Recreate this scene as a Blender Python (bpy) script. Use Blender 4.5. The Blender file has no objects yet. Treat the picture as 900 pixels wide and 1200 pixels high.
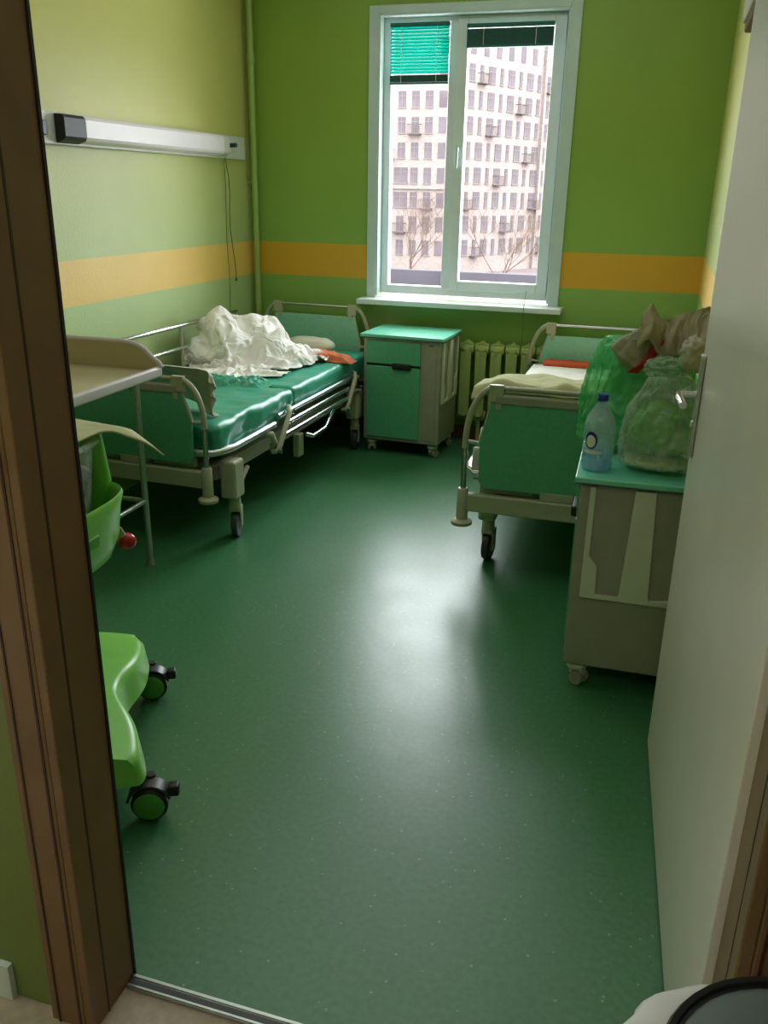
import bpy, bmesh, math, random
from mathutils import Vector, Matrix, noise
random.seed(7)
PI = math.pi
SC = bpy.context.scene
COL = SC.collection

# ------------------------------------------------------------------ materials
def s2l(c):
    return tuple(((x/255)/12.92 if x/255 <= .04045 else ((x/255+.055)/1.055)**2.4) for x in c)

def mat(name, rgb, rough=.5, metal=0., var=.08, scale=12., bump=0., bscale=None, spec=.5, **kw):
    """procedural principled material: a noise modulates colour, optionally bump"""
    m = bpy.data.materials.new(name); m.use_nodes = True
    nt = m.node_tree; N = nt.nodes; L = nt.links
    p = N['Principled BSDF']
    c = s2l(rgb)
    tc = N.new('ShaderNodeTexCoord')
    nz = N.new('ShaderNodeTexNoise'); nz.inputs['Scale'].default_value = scale; nz.inputs['Detail'].default_value = 4
    L.new(tc.outputs['Object'], nz.inputs['Vector'])
    cr = N.new('ShaderNodeValToRGB')
    cr.color_ramp.elements[0].position = .3; cr.color_ramp.elements[1].position = .7
    cr.color_ramp.elements[0].color = tuple(x*(1-var) for x in c)+(1,)
    cr.color_ramp.elements[1].color = tuple(min(1, x*(1+var)) for x in c)+(1,)
    L.new(nz.outputs['Fac'], cr.inputs['Fac']); L.new(cr.outputs['Color'], p.inputs['Base Color'])
    p.inputs['Roughness'].default_value = rough; p.inputs['Metallic'].default_value = metal
    p.inputs['Specular IOR Level'].default_value = spec
    if bump:
        n2 = N.new('ShaderNodeTexNoise'); n2.inputs['Scale'].default_value = bscale or scale*6
        L.new(tc.outputs['Object'], n2.inputs['Vector'])
        b = N.new('ShaderNodeBump'); b.inputs['Strength'].default_value = bump; b.inputs['Distance'].default_value = .004
        L.new(n2.outputs['Fac'], b.inputs['Height']); L.new(b.outputs['Normal'], p.inputs['Normal'])
    for k, v in kw.items():
        p.inputs[k.replace('_', ' ')].default_value = v
    return m

def wall_mat(name, cu, cl, cs_):
    m = bpy.data.materials.new(name); m.use_nodes = True
    nt = m.node_tree; N = nt.nodes; L = nt.links; p = N['Principled BSDF']
    g = N.new('ShaderNodeNewGeometry'); sx = N.new('ShaderNodeSeparateXYZ'); L.new(g.outputs['Position'], sx.inputs[0])
    def between(lo, hi):
        a = N.new('ShaderNodeMath'); a.operation = 'GREATER_THAN'; a.inputs[1].default_value = lo; L.new(sx.outputs['Z'], a.inputs[0])
        b = N.new('ShaderNodeMath'); b.operation = 'LESS_THAN'; b.inputs[1].default_value = hi; L.new(sx.outputs['Z'], b.inputs[0])
        c = N.new('ShaderNodeMath'); c.operation = 'MULTIPLY'; L.new(a.outputs[0], c.inputs[0]); L.new(b.outputs[0], c.inputs[1])
        return c
    up, low, st = s2l(cu), s2l(cl), s2l(cs_)
    r = N.new('ShaderNodeMix'); r.data_type = 'RGBA'
    hi = N.new('ShaderNodeMapRange'); hi.inputs['From Min'].default_value = 1.0; hi.inputs['From Max'].default_value = 2.0
    L.new(sx.outputs['Z'], hi.inputs['Value']); L.new(hi.outputs['Result'], r.inputs['Factor'])
    r.inputs[6].default_value = low+(1,); r.inputs[7].default_value = up+(1,)
    s = N.new('ShaderNodeMix'); s.data_type = 'RGBA'; b = between(1.04, 1.256)
    L.new(b.outputs[0], s.inputs['Factor']); L.new(r.outputs[2], s.inputs[6]); s.inputs[7].default_value = st+(1,)
    nz = N.new('ShaderNodeTexNoise'); nz.inputs['Scale'].default_value = 2.5; nz.inputs['Detail'].default_value = 5
    L.new(g.outputs['Position'], nz.inputs['Vector'])
    mr = N.new('ShaderNodeMapRange'); mr.inputs['To Min'].default_value = .9; mr.inputs['To Max'].default_value = 1.08
    L.new(nz.outputs['Fac'], mr.inputs['Value'])
    v = N.new('ShaderNodeVectorMath'); v.operation = 'SCALE'; L.new(s.outputs[2], v.inputs[0]); L.new(mr.outputs[0], v.inputs['Scale'])
    L.new(v.outputs[0], p.inputs['Base Color'])
    p.inputs['Roughness'].default_value = .45; p.inputs['Specular IOR Level'].default_value = .6
    n2 = N.new('ShaderNodeTexNoise'); n2.inputs['Scale'].default_value = 90; n2.inputs['Detail'].default_value = 3
    L.new(g.outputs['Position'], n2.inputs['Vector'])
    bp = N.new('ShaderNodeBump'); bp.inputs['Strength'].default_value = .22; bp.inputs['Distance'].default_value = .004
    L.new(n2.outputs['Fac'], bp.inputs['Height']); L.new(bp.outputs['Normal'], p.inputs['Normal'])
    return m

def floor_mat():
    m = bpy.data.materials.new('green_linoleum'); m.use_nodes = True
    nt = m.node_tree; N = nt.nodes; L = nt.links; p = N['Principled BSDF']
    g = N.new('ShaderNodeNewGeometry')
    p.inputs['Specular IOR Level'].default_value = .7; p.inputs['IOR'].default_value = 1.56
    n1 = N.new('ShaderNodeTexNoise'); n1.inputs['Scale'].default_value = 60; n1.inputs['Detail'].default_value = 6
    L.new(g.outputs['Position'], n1.inputs['Vector'])
    cr = N.new('ShaderNodeValToRGB'); cr.color_ramp.elements[0].position = .3; cr.color_ramp.elements[1].position = .72
    cr.color_ramp.elements[0].color = s2l((52, 110, 67))+(1,); cr.color_ramp.elements[1].color = s2l((66, 126, 83))+(1,)
    L.new(n1.outputs['Fac'], cr.inputs['Fac'])
    vo = N.new('ShaderNodeTexVoronoi'); vo.inputs['Scale'].default_value = 42
    L.new(g.outputs['Position'], vo.inputs['Vector'])
    lt = N.new('ShaderNodeMath'); lt.operation = 'LESS_THAN'; lt.inputs[1].default_value = .13
    L.new(vo.outputs['Distance'], lt.inputs[0])
    sp = N.new('ShaderNodeSeparateColor'); L.new(vo.outputs['Color'], sp.inputs[0])
    gt = N.new('ShaderNodeMath'); gt.operation = 'GREATER_THAN'; gt.inputs[1].default_value = .72
    L.new(sp.outputs[0], gt.inputs[0])
    mu = N.new('ShaderNodeMath'); mu.operation = 'MULTIPLY'; L.new(lt.outputs[0], mu.inputs[0]); L.new(gt.outputs[0], mu.inputs[1])
    m2 = N.new('ShaderNodeMath'); m2.operation = 'MULTIPLY'; m2.inputs[1].default_value = .55; L.new(mu.outputs[0], m2.inputs[0])
    mx = N.new('ShaderNodeMix'); mx.data_type = 'RGBA'; L.new(m2.outputs[0], mx.inputs['Factor'])
    L.new(cr.outputs['Color'], mx.inputs[6]); mx.inputs[7].default_value = s2l((150, 185, 150))+(1,)
    L.new(mx.outputs[2], p.inputs['Base Color'])
    n3 = N.new('ShaderNodeTexNoise'); n3.inputs['Scale'].default_value = 5; n3.inputs['Detail'].default_value = 5
    L.new(g.outputs['Position'], n3.inputs['Vector'])
    mr = N.new('ShaderNodeMapRange'); mr.inputs['To Min'].default_value = .30; mr.inputs['To Max'].default_value = .40
    L.new(n3.outputs['Fac'], mr.inputs['Value']); L.new(mr.outputs[0], p.inputs['Roughness'])
    n2 = N.new('ShaderNodeTexNoise'); n2.inputs['Scale'].default_value = 14
    L.new(g.outputs['Position'], n2.inputs['Vector'])
    b = N.new('ShaderNodeBump'); b.inputs['Strength'].default_value = .06; b.inputs['Distance'].default_value = .01
    L.new(n2.outputs['Fac'], b.inputs['Height']); L.new(b.outputs['Normal'], p.inputs['Normal'])
    return m

def facade_mat():
    m = bpy.data.materials.new('stone_facade'); m.use_nodes = True
    nt = m.node_tree; N = nt.nodes; L = nt.links; p = N['Principled BSDF']
    g = N.new('ShaderNodeNewGeometry'); sx = N.new('ShaderNodeSeparateXYZ'); L.new(g.outputs['Position'], sx.inputs[0])
    ad = N.new('ShaderNodeMath'); ad.operation = 'ADD'; L.new(sx.outputs['X'], ad.inputs[0]); L.new(sx.outputs['Y'], ad.inputs[1])
    cb = N.new('ShaderNodeCombineXYZ'); L.new(ad.outputs[0], cb.inputs['X']); L.new(sx.outputs['Z'], cb.inputs['Y'])
    br = N.new('ShaderNodeTexBrick'); br.inputs['Scale'].default_value = 1.6
    br.inputs['Color1'].default_value = s2l((104, 93, 88))+(1,); br.inputs['Color2'].default_value = s2l((90, 79, 74))+(1,)
    br.inputs['Mortar'].default_value = s2l((100, 90, 86))+(1,); br.inputs['Mortar Size'].default_value = .03
    L.new(cb.outputs[0], br.inputs['Vector']); L.new(br.outputs['Color'], p.inputs['Base Color'])
    p.inputs['Roughness'].default_value = .9
    return m

def film_mat(name, rgb, opacity=.5, rough=.2, gloss_spec=.6, bump=.6, scale=25):
    """thin plastic film or clear plastic: part see-through, part glossy"""
    m = bpy.data.materials.new(name); m.use_nodes = True
    nt = m.node_tree; N = nt.nodes; L = nt.links; p = N['Principled BSDF']; o = N['Material Output']
    c = s2l(rgb)
    tc = N.new('ShaderNodeTexCoord'); nz = N.new('ShaderNodeTexNoise'); nz.inputs['Scale'].default_value = scale
    nz.inputs['Detail'].default_value = 5; nz.inputs['Distortion'].default_value = 1.2
    L.new(tc.outputs['Object'], nz.inputs['Vector'])
    p.inputs['Base Color'].default_value = c+(1,); p.inputs['Roughness'].default_value = rough
    p.inputs['Specular IOR Level'].default_value = gloss_spec
    if bump:
        b = N.new('ShaderNodeBump'); b.inputs['Strength'].default_value = bump; b.inputs['Distance'].default_value = .012
        L.new(nz.outputs['Fac'], b.inputs['Height']); L.new(b.outputs['Normal'], p.inputs['Normal'])
    t = N.new('ShaderNodeBsdfTransparent'); t.inputs['Color'].default_value = tuple(.55+.45*x/max(c) for x in c)+(1,)
    mr = N.new('ShaderNodeMapRange'); mr.inputs['From Min'].default_value = .3; mr.inputs['From Max'].default_value = .7
    mr.inputs['To Min'].default_value = max(0, opacity-.12); mr.inputs['To Max'].default_value = min(1, opacity+.12)
    L.new(nz.outputs['Fac'], mr.inputs['Value'])
    mx = N.new('ShaderNodeMixShader'); L.new(mr.outputs[0], mx.inputs['Fac'])
    L.new(t.outputs[0], mx.inputs[1]); L.new(p.outputs[0], mx.inputs[2]); L.new(mx.outputs[0], o.inputs['Surface'])
    return m

def glass_mat():
    m = bpy.data.materials.new('window_glass'); m.use_nodes = True
    nt = m.node_tree; N = nt.nodes; L = nt.links; N.remove(N['Principled BSDF']); o = N['Material Output']
    t = N.new('ShaderNodeBsdfTransparent'); t.inputs['Color'].default_value = (.97, .98, .98, 1)
    g = N.new('ShaderNodeBsdfGlossy'); g.inputs['Roughness'].default_value = .02
    f = N.new('ShaderNodeLayerWeight'); f.inputs['Blend'].default_value = .15
    nz = N.new('ShaderNodeTexNoise'); nz.inputs['Scale'].default_value = 3
    ml = N.new('ShaderNodeMath'); ml.operation = 'MULTIPLY'; L.new(f.outputs['Fresnel'], ml.inputs[0]); L.new(nz.outputs['Fac'], ml.inputs[1])
    mx = N.new('ShaderNodeMixShader'); L.new(ml.outputs[0], mx.inputs['Fac']); L.new(t.outputs[0], mx.inputs[1]); L.new(g.outputs[0], mx.inputs[2])
    L.new(mx.outputs[0], o.inputs['Surface'])
    return m

def translucent_mat(name, rgb, fac=.5, rough=.5):
    m = mat(name, rgb, rough)
    nt = m.node_tree; N = nt.nodes; L = nt.links; p = N['Principled BSDF']; o = N['Material Output']
    t = N.new('ShaderNodeBsdfTranslucent'); t.inputs['Color'].default_value = s2l(rgb)+(1,)
    mx = N.new('ShaderNodeMixShader'); mx.inputs['Fac'].default_value = fac
    L.new(p.outputs[0], mx.inputs[1]); L.new(t.outputs[0], mx.inputs[2]); L.new(mx.outputs[0], o.inputs['Surface'])
    return m

M = dict(
    wall=wall_mat('painted_wall_lit', (198, 194, 112), (178, 198, 138), (238, 196, 104)), wall_c=wall_mat('corridor_paint', (116, 130, 62), (112, 128, 60), (112, 128, 60)), wall_shaded=wall_mat('painted_wall_shaded', (134, 164, 58), (134, 174, 82), (212, 162, 40)), floor=floor_mat(), facade=facade_mat(), glass=glass_mat(),  # one room paint in two copies, the back wall's shade put into colour
    ceiling=mat('ceiling_white', (222, 222, 214), .8),
    corridor_floor=mat('corridor_floor_beige', (176, 160, 142), .5, scale=40, var=.12),
    pvc=mat('white_plastic', (214, 222, 224), .3, var=.02),
    trimw=mat('window_trim', (190, 208, 206), .4, var=.03),
    door=mat('door_cream', (236, 230, 226), .34, var=.03, scale=3, spec=.7),
    brown=mat('brown_frame', (126, 94, 62), .35, var=.12, scale=9),
    groove=mat('brown_groove', (62, 30, 20), .4),
    black=mat('black_rubber', (22, 22, 22), .45),
    dgrey=mat('dark_grey_plastic', (62, 64, 64), .35),
    satin=mat('satin_steel', (214, 218, 220), .33, 1., var=.03),
    chrome=mat('chrome', (205, 208, 210), .2, 1., var=.03),
    alu=mat('aluminium', (190, 196, 190), .32, 1., var=.06, scale=40),
    beige=mat('beige_metal', (176, 176, 150), .42, var=.05),
    beige_d=mat('beige_grey_body', (158, 156, 138), .45, var=.05),
    panel=mat('teal_laminate', (92, 172, 132), .42, var=.08, scale=60),
    panel_lit=mat('teal_laminate_lit', (146, 208, 182), .4, var=.06, scale=60),  # paler copy of the teal laminate, frontal light on headboards put into colour
    top=mat('mint_top', (118, 208, 178), .25, var=.04, scale=50),
    mattress=mat('teal_vinyl', (64, 164, 138), .36, var=.07, scale=6, bump=.1, bscale=30, spec=.7),
    pocket=mat('pale_plastic', (212, 212, 196), .35, var=.03),
    sheet=mat('white_cotton', (246, 242, 240), .85, var=.03, bump=.15, bscale=60),
    blanket=mat('beige_cotton', (200, 200, 156), .85, var=.05, bump=.2, bscale=80),
    greycloth=mat('grey_cotton', (196, 194, 172), .85, var=.06, bump=.2, bscale=70),
    greycloth_d=mat('grey_beige_cotton', (168, 164, 138), .85, var=.08, bump=.2, bscale=70),
    taupe=mat('taupe_fabric', (166, 156, 124), .85, var=.1, bump=.25, bscale=60),
    orange=mat('orange_cloth', (220, 118, 78), .8, var=.1),
    redor=mat('orange_red_cloth', (204, 84, 46), .8, var=.08),
    red=mat('red_plastic', (196, 26, 44), .22, var=.04),
    redcloth=mat('red_fabric', (170, 24, 34), .7, var=.1),
    lime=mat('lime_plastic', (146, 222, 104), .32, var=.03, spec=.5),
    limed=mat('lime_plastic_dark', (108, 190, 62), .35, var=.04),
    hub=mat('green_hubcap', (96, 172, 72), .4, var=.05),
    tray=mat('tray_beige', (186, 174, 140), .4, var=.04),
    trayrim=mat('tray_edge', (206, 198, 200), .3, var=.03),
    radiator=mat('radiator_paint', (172, 186, 112), .35, var=.05),
    pipe=mat('pipe_paint', (156, 178, 96), .4, var=.05),
    lampw=mat('lamp_white', (236, 226, 232), .35, var=.02),
    lampbase=mat('lamp_base', (206, 204, 200), .4, var=.03),
    blind=translucent_mat('teal_blind', (30, 190, 178), .62),
    blindd=mat('teal_blind_rail', (14, 92, 78), .5),
    cord=mat('cord', (92, 92, 60), .7),
    greenbag=film_mat('green_film', (110, 216, 150), .52, .16, .9, .35, 9),
    clearbag=film_mat('clear_film', (208, 226, 212), .33, .13, 1., .45, 9),
    cleartub=film_mat('clear_acrylic', (228, 234, 228), .22, .08, .8, 0),
    pet=film_mat('clear_bottle', (206, 224, 238), .40, .06, .9, .05, 12),
    water=film_mat('bottle_water', (120, 200, 226), .35, .05, .8, 0),
    capblue=mat('blue_cap', (24, 44, 150), .3),
    labelblue=mat('label_blue', (26, 36, 120), .4), labelwhite=mat('label_white', (228, 226, 214), .5),
    greenstuff=mat('green_fabric', (80, 168, 40), .8, var=.25, scale=14, bump=.4, bscale=30),
    liner=mat('white_film', (214, 214, 212), .4, var=.06, bump=.3, bscale=20),
    binlid=mat('bin_grey', (92, 104, 100), .5, var=.06),
    brownbase=mat('brown_baseboard', (120, 74, 34), .5),
    ground=mat('wet_ground', (84, 74, 74), .8, scale=.3, spec=.1), parapet=mat('grey_parapet', (56, 53, 58), .8, scale=.6, spec=.1),
    pane=mat('far_glass', (70, 63, 66), .7, var=.25, scale=.5, spec=.1), farframe=mat('far_frame', (80, 72, 70), .8),
    bark=mat('bark', (72, 58, 48), .9, scale=3, spec=.1), rail=mat('railing', (66, 58, 56), .8, spec=.1),
    post=mat('white_post', (120, 118, 122), .7, spec=.1),
)

# ------------------------------------------------------------------ mesh builder
class B:
    def __init__(s): s.bm = bmesh.new()
    def _verts(s, geom): return [v for v in geom['verts']]
    def box(s, c, d, rot=None, mi=0):
        g = bmesh.ops.create_cube(s.bm, size=1.)
        mt = Matrix.Translation(Vector(c)) @ (rot.to_4x4() if rot else Matrix()) @ Matrix.Diagonal(Vector(tuple(d)+(1,)))
        bmesh.ops.transform(s.bm, matrix=mt, verts=g['verts'])
        if mi:
            for f in {f for v in g['verts'] for f in v.link_faces}: f.material_index = mi
        return s
    def bx(s, x0, x1, y0, y1, z0, z1, mi=0):
        return s.box(((x0+x1)/2, (y0+y1)/2, (z0+z1)/2), (abs(x1-x0), abs(y1-y0), abs(z1-z0)), None, mi)
    def tube(s, pts, r, n=10, closed=False, cap=True):
        pts = [Vector(p) for p in pts]; rs = r if isinstance(r, (list, tuple)) else [r]*len(pts)
        k = len(pts); rings = []; up = None
        for i, p in enumerate(pts):
            a = pts[(i-1) % k] if (closed or i > 0) else p; b = pts[(i+1) % k] if (closed or i < k-1) else p
            t = (b-a).normalized()
            if up is None:
                up = t.orthogonal().normalized()
            up = (up - t*up.dot(t))
            up = up.normalized() if up.length > 1e-6 else t.orthogonal().normalized()
            w = t.cross(up)
            rings.append([s.bm.verts.new(p + (up*math.cos(q) + w*math.sin(q))*rs[i]) for q in [2*PI*j/n for j in range(n)]])
        for i in range(k if closed else k-1):
            A, C = rings[i], rings[(i+1) % k]
            for j in range(n): s.bm.faces.new((A[j], A[(j+1) % n], C[(j+1) % n], C[j]))
        if cap and not closed:
            s.bm.faces.new(rings[0][::-1]); s.bm.faces.new(rings[-1])
        return s
    def lathe(s, prof, n=24, mt=None):
        rings = []
        for r, z in prof:
            rings.append([s.bm.verts.new(Vector((max(r, 1e-4)*math.cos(2*PI*j/n), max(r, 1e-4)*math.sin(2*PI*j/n), z))) for j in range(n)])
        for A, C in zip(rings, rings[1:]):
            for j in range(n): s.bm.faces.new((A[j], A[(j+1) % n], C[(j+1) % n], C[j]))
        s.bm.faces.new(rings[0][::-1]); s.bm.faces.new(rings[-1])
        if mt: bmesh.ops.transform(s.bm, matrix=mt, verts=[v for R in rings for v in R])
        return s
    def cyl(s, a, b, r, n=20):
        return s.tube([a, b], r, n)
    def prism(s, poly, h0, h1, mt=None, mi=0):
        """polygon in local xy extruded h0..h1 along local z, then moved by mt"""
        a = [s.bm.verts.new((x, y, h0)) for x, y in poly]; b = [s.bm.verts.new((x, y, h1)) for x, y in poly]
        fs = [s.bm.faces.new(a[::-1]), s.bm.faces.new(b)]
        n = len(poly)
        for i in range(n): fs.append(s.bm.faces.new((a[i], a[(i+1) % n], b[(i+1) % n], b[i])))
        for f in fs: f.material_index = mi
        if mt: bmesh.ops.transform(s.bm, matrix=mt, verts=a+b)
        return s
    def grid(s, nu, nv, fn, closed_u=False):
        vs = [[s.bm.verts.new(fn(i/(nu if closed_u else nu-1), j/(nv-1))) for j in range(nv)] for i in range(nu)]
        for i in range(nu if closed_u else nu-1):
            for j in range(nv-1):
                s.bm.faces.new((vs[i][j], vs[(i+1) % nu][j], vs[(i+1) % nu][j+1], vs[i][j+1]))
        return s
    def rbox(s, x0, x1, y0, y1, z0, z1, r, cuts=(10, 10, 4), disp=None):
        """rounded soft box with a fine skin"""
        bm2 = bmesh.new(); c = Vector(((x0+x1)/2, (y0+y1)/2, (z0+z1)/2)); h = Vector(((x1-x0)/2, (y1-y0)/2, (z1-z0)/2))
        n = cuts
        seen = {}
        def V(p):
            k = tuple(round(q, 5) for q in p)
            if k not in seen:
                q = Vector(p); i = Vector([max(-h[a]+r, min(h[a]-r, q[a])) for a in range(3)]); d = q-i
                w = (i + d.normalized()*r) if d.length > 1e-9 else q
                nrm = d.normalized() if d.length > 1e-9 else Vector((0, 0, 1))
                w = w + c
                if disp: w = w + disp(w, nrm)
                seen[k] = s.bm.verts.new(w)
            return seen[k]
        def cs(a):  # coordinates denser at the rim
            out = [-h[a], -h[a]+r*.35, -h[a]+r*.75]
            m = n[a]
            out += [-h[a]+r + (2*h[a]-2*r)*k/m for k in range(m+1)]
            out += [h[a]-r*.75, h[a]-r*.35, h[a]]
            return out
        for a in range(3):
            u, v = (a+1) % 3, (a+2) % 3; U, W = cs(u), cs(v)
            for sg in (-1, 1):
                for i in range(len(U)-1):
                    for j in range(len(W)-1):
                        q = []
                        for (p0, p1) in ((U[i], W[j]), (U[i+1], W[j]), (U[i+1], W[j+1]), (U[i], W[j+1])):
                            P = [0, 0, 0]; P[a] = sg*h[a]; P[u] = p0; P[v] = p1; q.append(V(P))
                        if len(set(q)) == 4:
                            try: s.bm.faces.new(q if sg > 0 else q[::-1])
                            except ValueError: pass
        return s
    def blob(s, fn, sub=5):
        g = bmesh.ops.create_icosphere(s.bm, subdivisions=sub, radius=1.)
        for v in g['verts']: v.co = fn(v.co.copy())
        return s
    def build(s, name, m, parent=None, smooth=False, bevel=0., loc=None, rot=None, solid=0., sub=0, angle=40):
        me = bpy.data.meshes.new(name)
        bmesh.ops.recalc_face_normals(s.bm, faces=s.bm.faces[:])
        s.bm.to_mesh(me); s.bm.free()
        for x in (m if isinstance(m, (list, tuple)) else [m]): me.materials.append(x)
        o = bpy.data.objects.new(name, me); COL.objects.link(o)
        if loc is not None: o.location = loc
        if rot is not None: o.rotation_euler = rot
        if parent: o.parent = parent
        if smooth:
            for p in me.polygons: p.use_smooth = True
            if angle < 180: me.set_sharp_from_angle(angle=math.radians(angle))
        if bevel:
            b = o.modifiers.new('bevel', 'BEVEL'); b.width = bevel; b.segments = 2; b.limit_method = 'ANGLE'; b.angle_limit = math.radians(40)
            b.harden_normals = False
        if solid:
            q = o.modifiers.new('solid', 'SOLIDIFY'); q.thickness = solid; q.offset = 1
        if sub:
            q = o.modifiers.new('sub', 'SUBSURF'); q.levels = sub; q.render_levels = sub
        return o

def thing(name, label, cat, loc=(0, 0, 0), rz=0., group=None):
    o = bpy.data.objects.new(name, None); COL.objects.link(o); o.empty_display_size = .1
    o.location = loc; o.rotation_euler = (0, 0, rz); o['label'] = label; o['category'] = cat
    if group: o['group'] = group
    return o
def tag(o, label, cat, group=None):
    o['label'] = label; o['category'] = cat
    if group: o['group'] = group
    return o
def struct(o): o['kind'] = 'structure'; return o
def copy_tree(o, parent=None):
    c = o.copy(); COL.objects.link(c)
    if parent: c.parent = parent
    for ch in list(o.children): copy_tree(ch, c)
    return c
def ridge(p, sc, seed=0., octv=3):
    """sharp fold noise, about 0..1"""
    v = 0.; a = .6; q = Vector(p)*sc + Vector((seed, seed*1.7, seed*.3))
    for _ in range(octv):
        v += a*(1-abs(noise.noise(q))*2.); a *= .45; q = q*2.05
    return v
def sm(x, a, b):
    t = max(0., min(1., (x-a)/(b-a))); return t*t*(3-2*t)
RX = lambda a: Matrix.Rotation(a, 4, 'X')
RY = lambda a: Matrix.Rotation(a, 4, 'Y')
RZ = lambda a: Matrix.Rotation(a, 4, 'Z')
T = lambda *p: Matrix.Translation(Vector(p))

# ------------------------------------------------------------------ settled cloth: a sheet dropped over simple solids
def settle(name, fn, nu, nv, solids, frames, shrink, bend, mass, thick):
    """cloth simulation run to rest; returns a builder holding the settled sheet (the helper solids are removed)"""
    def link(bm, nm):
        me = bpy.data.meshes.new(nm); bm.to_mesh(me); bm.free(); o = bpy.data.objects.new(nm, me); COL.objects.link(o); return o
    o = link(B().grid(nu, nv, fn).bm, name)
    cols = []
    for kind, c, d in solids:
        bm = bmesh.new()
        if kind == 'box': bmesh.ops.create_cube(bm, size=1.)
        else: bmesh.ops.create_icosphere(bm, subdivisions=3, radius=1.)
        for v in bm.verts: v.co = Vector(c)+Vector((v.co.x*d[0], v.co.y*d[1], v.co.z*d[2]))
        q = link(bm, 'solid'); q.modifiers.new('collision', 'COLLISION')
        q.collision.thickness_outer = thick; q.collision.cloth_friction = 25; cols.append(q)
    md = o.modifiers.new('cloth', 'CLOTH'); st = md.settings; cs = md.collision_settings
    st.quality = 6; st.mass = mass; st.tension_stiffness = 15; st.compression_stiffness = 15; st.shear_stiffness = 7.5; st.bending_stiffness = bend
    st.shrink_min = shrink; st.air_damping = 2; st.tension_damping = 8; st.compression_damping = 8; st.shear_damping = 8
    cs.use_collision = True; cs.distance_min = thick; cs.collision_quality = 3; cs.use_self_collision = True; cs.self_distance_min = thick*.8
    md.point_cache.frame_start = 1; md.point_cache.frame_end = frames+2
    for f in range(1, frames+1): SC.frame_set(f)
    m2 = bpy.data.meshes.new_from_object(o.evaluated_get(bpy.context.evaluated_depsgraph_get()))
    b = B(); b.bm.from_mesh(m2)
    for x in cols+[o]:
        m = x.data; bpy.data.objects.remove(x, do_unlink=True); bpy.data.meshes.remove(m)
    bpy.data.meshes.remove(m2); SC.frame_set(1)
    bmesh.ops.smooth_vert(b.bm, verts=b.bm.verts[:], factor=.3, use_axis_x=True, use_axis_y=True, use_axis_z=True)
    return b
def N3(x, y, z): return noise.noise((x, y, z))
def cloth(key):
    if key == 'heap':
        def fn(u, v):
            x = (u-.5)*.60; y = (v-.5)*.80; a = math.radians(-8)
            z = .06*N3(u*7, v*8, 1.)+.035*N3(u*14, v*15, 4.)
            return Vector((-2.28+x*math.cos(a)-y*math.sin(a)+.03*N3(u*8, v*8, 7), 4.74+x*math.sin(a)+y*math.cos(a)+.03*N3(u*8, v*8, 17), 1.02+z))
        solids = [('box', (-2.3, 4.8, .5), (1.2, 2.4, .17)), ('ball', (-2.50, 4.74, .66), (.085, .13, .25)), ('ball', (-2.38, 4.66, .66), (.09, .10, .15)), ('ball', (-2.33, 4.86, .68), (.08, .09, .19)),
                  ('ball', (-2.19, 4.78, .64), (.10, .10, .13)), ('ball', (-2.24, 4.95, .66), (.05, .06, .19)), ('ball', (-2.07, 4.88, .62), (.07, .10, .07)), ('box', (-2.72, 4.8, .8), (.1, 2.4, .6))]
        return settle('sheet', fn, 80, 106, solids, 34, -.30, 1.5, .3, .006)
    if key == 'drape':
        fn = lambda u, v: Vector((-2.46+.58*u+.02*v, 3.405+.30*v, .845+.02*N3(u*5, v*5, 1)))
        solids = [('box', (-2.3, 3.425, .40), (.80, .07, .845)), ('box', (-2.3, 4.2, .5), (.84, 1.55, .175)), ('box', (-2.3, 3.48, .6), (.72, .09, .42)), ('ball', (-2.2, 3.58, .60), (.2, .10, .17))]
        return settle('sheet', fn, 44, 40, solids, 14, -.08, 1., .3, .005)

# ------------------------------------------------------------------ room
XL, XR, YB, YF, ZC = -2.714, .241, 5.70, 1.19, 3.05
WX0, WX1, WZ0, WZ1 = -1.815, -.66, .94, 2.60          # window opening
JX0, JX1, DZ = -.905, .222, 2.09                        # door opening
struct(B().bx(XL-.2, XR+.2, YF-.02, YB+.3, -.15, 0).build('floor', M['floor']))
struct(B().bx(-4.5, 3.5, -2.2, YF-.02, -.15, 0).build('corridor_floor', M['corridor_floor']))
struct(B().bx(-4.5, 3.5, -2.2, YB+.3, ZC, ZC+.12).build('ceiling', M['ceiling']))
struct(B().bx(XL-.2, XL, YF-.12, YB, 0, ZC).build('wall_left', M['wall']))
struct(B().bx(XR, XR+.2, YF, YB, 0, ZC).build('wall_right', M['wall']))
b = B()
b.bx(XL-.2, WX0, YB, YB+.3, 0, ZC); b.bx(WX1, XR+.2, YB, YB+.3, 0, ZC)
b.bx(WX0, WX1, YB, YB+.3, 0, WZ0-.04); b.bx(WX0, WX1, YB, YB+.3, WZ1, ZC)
struct(b.build('wall_back', M['wall_shaded']))
b = B()
b.bx(XL, JX0-.02, 1.07, YF, 0, ZC); b.bx(JX1+.02, 3.5, 1.07, YF, 0, ZC); b.bx(JX0-.02, JX1+.02, 1.07, YF, DZ+.02, ZC)
struct(b.build('wall_front', M['wall_c']))
b = B()
b.bx(-4.5, 3.5, -2.2, -2.1, 0, ZC); b.bx(-4.6, -4.5, -2.2, 1.07, 0, ZC); b.bx(3.5, 3.6, -2.2, 1.19, 0, ZC)
struct(b.build('wall_corridor', M['wall_c']))
b = B(); b.bx(XL, WX0+.3, YB-.015, YB-.001, 0, .09); b.bx(WX0+.3, XR, YB-.015, YB-.001, 0, .09)
struct(b.build('baseboard_back', M['brownbase']))

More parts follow.
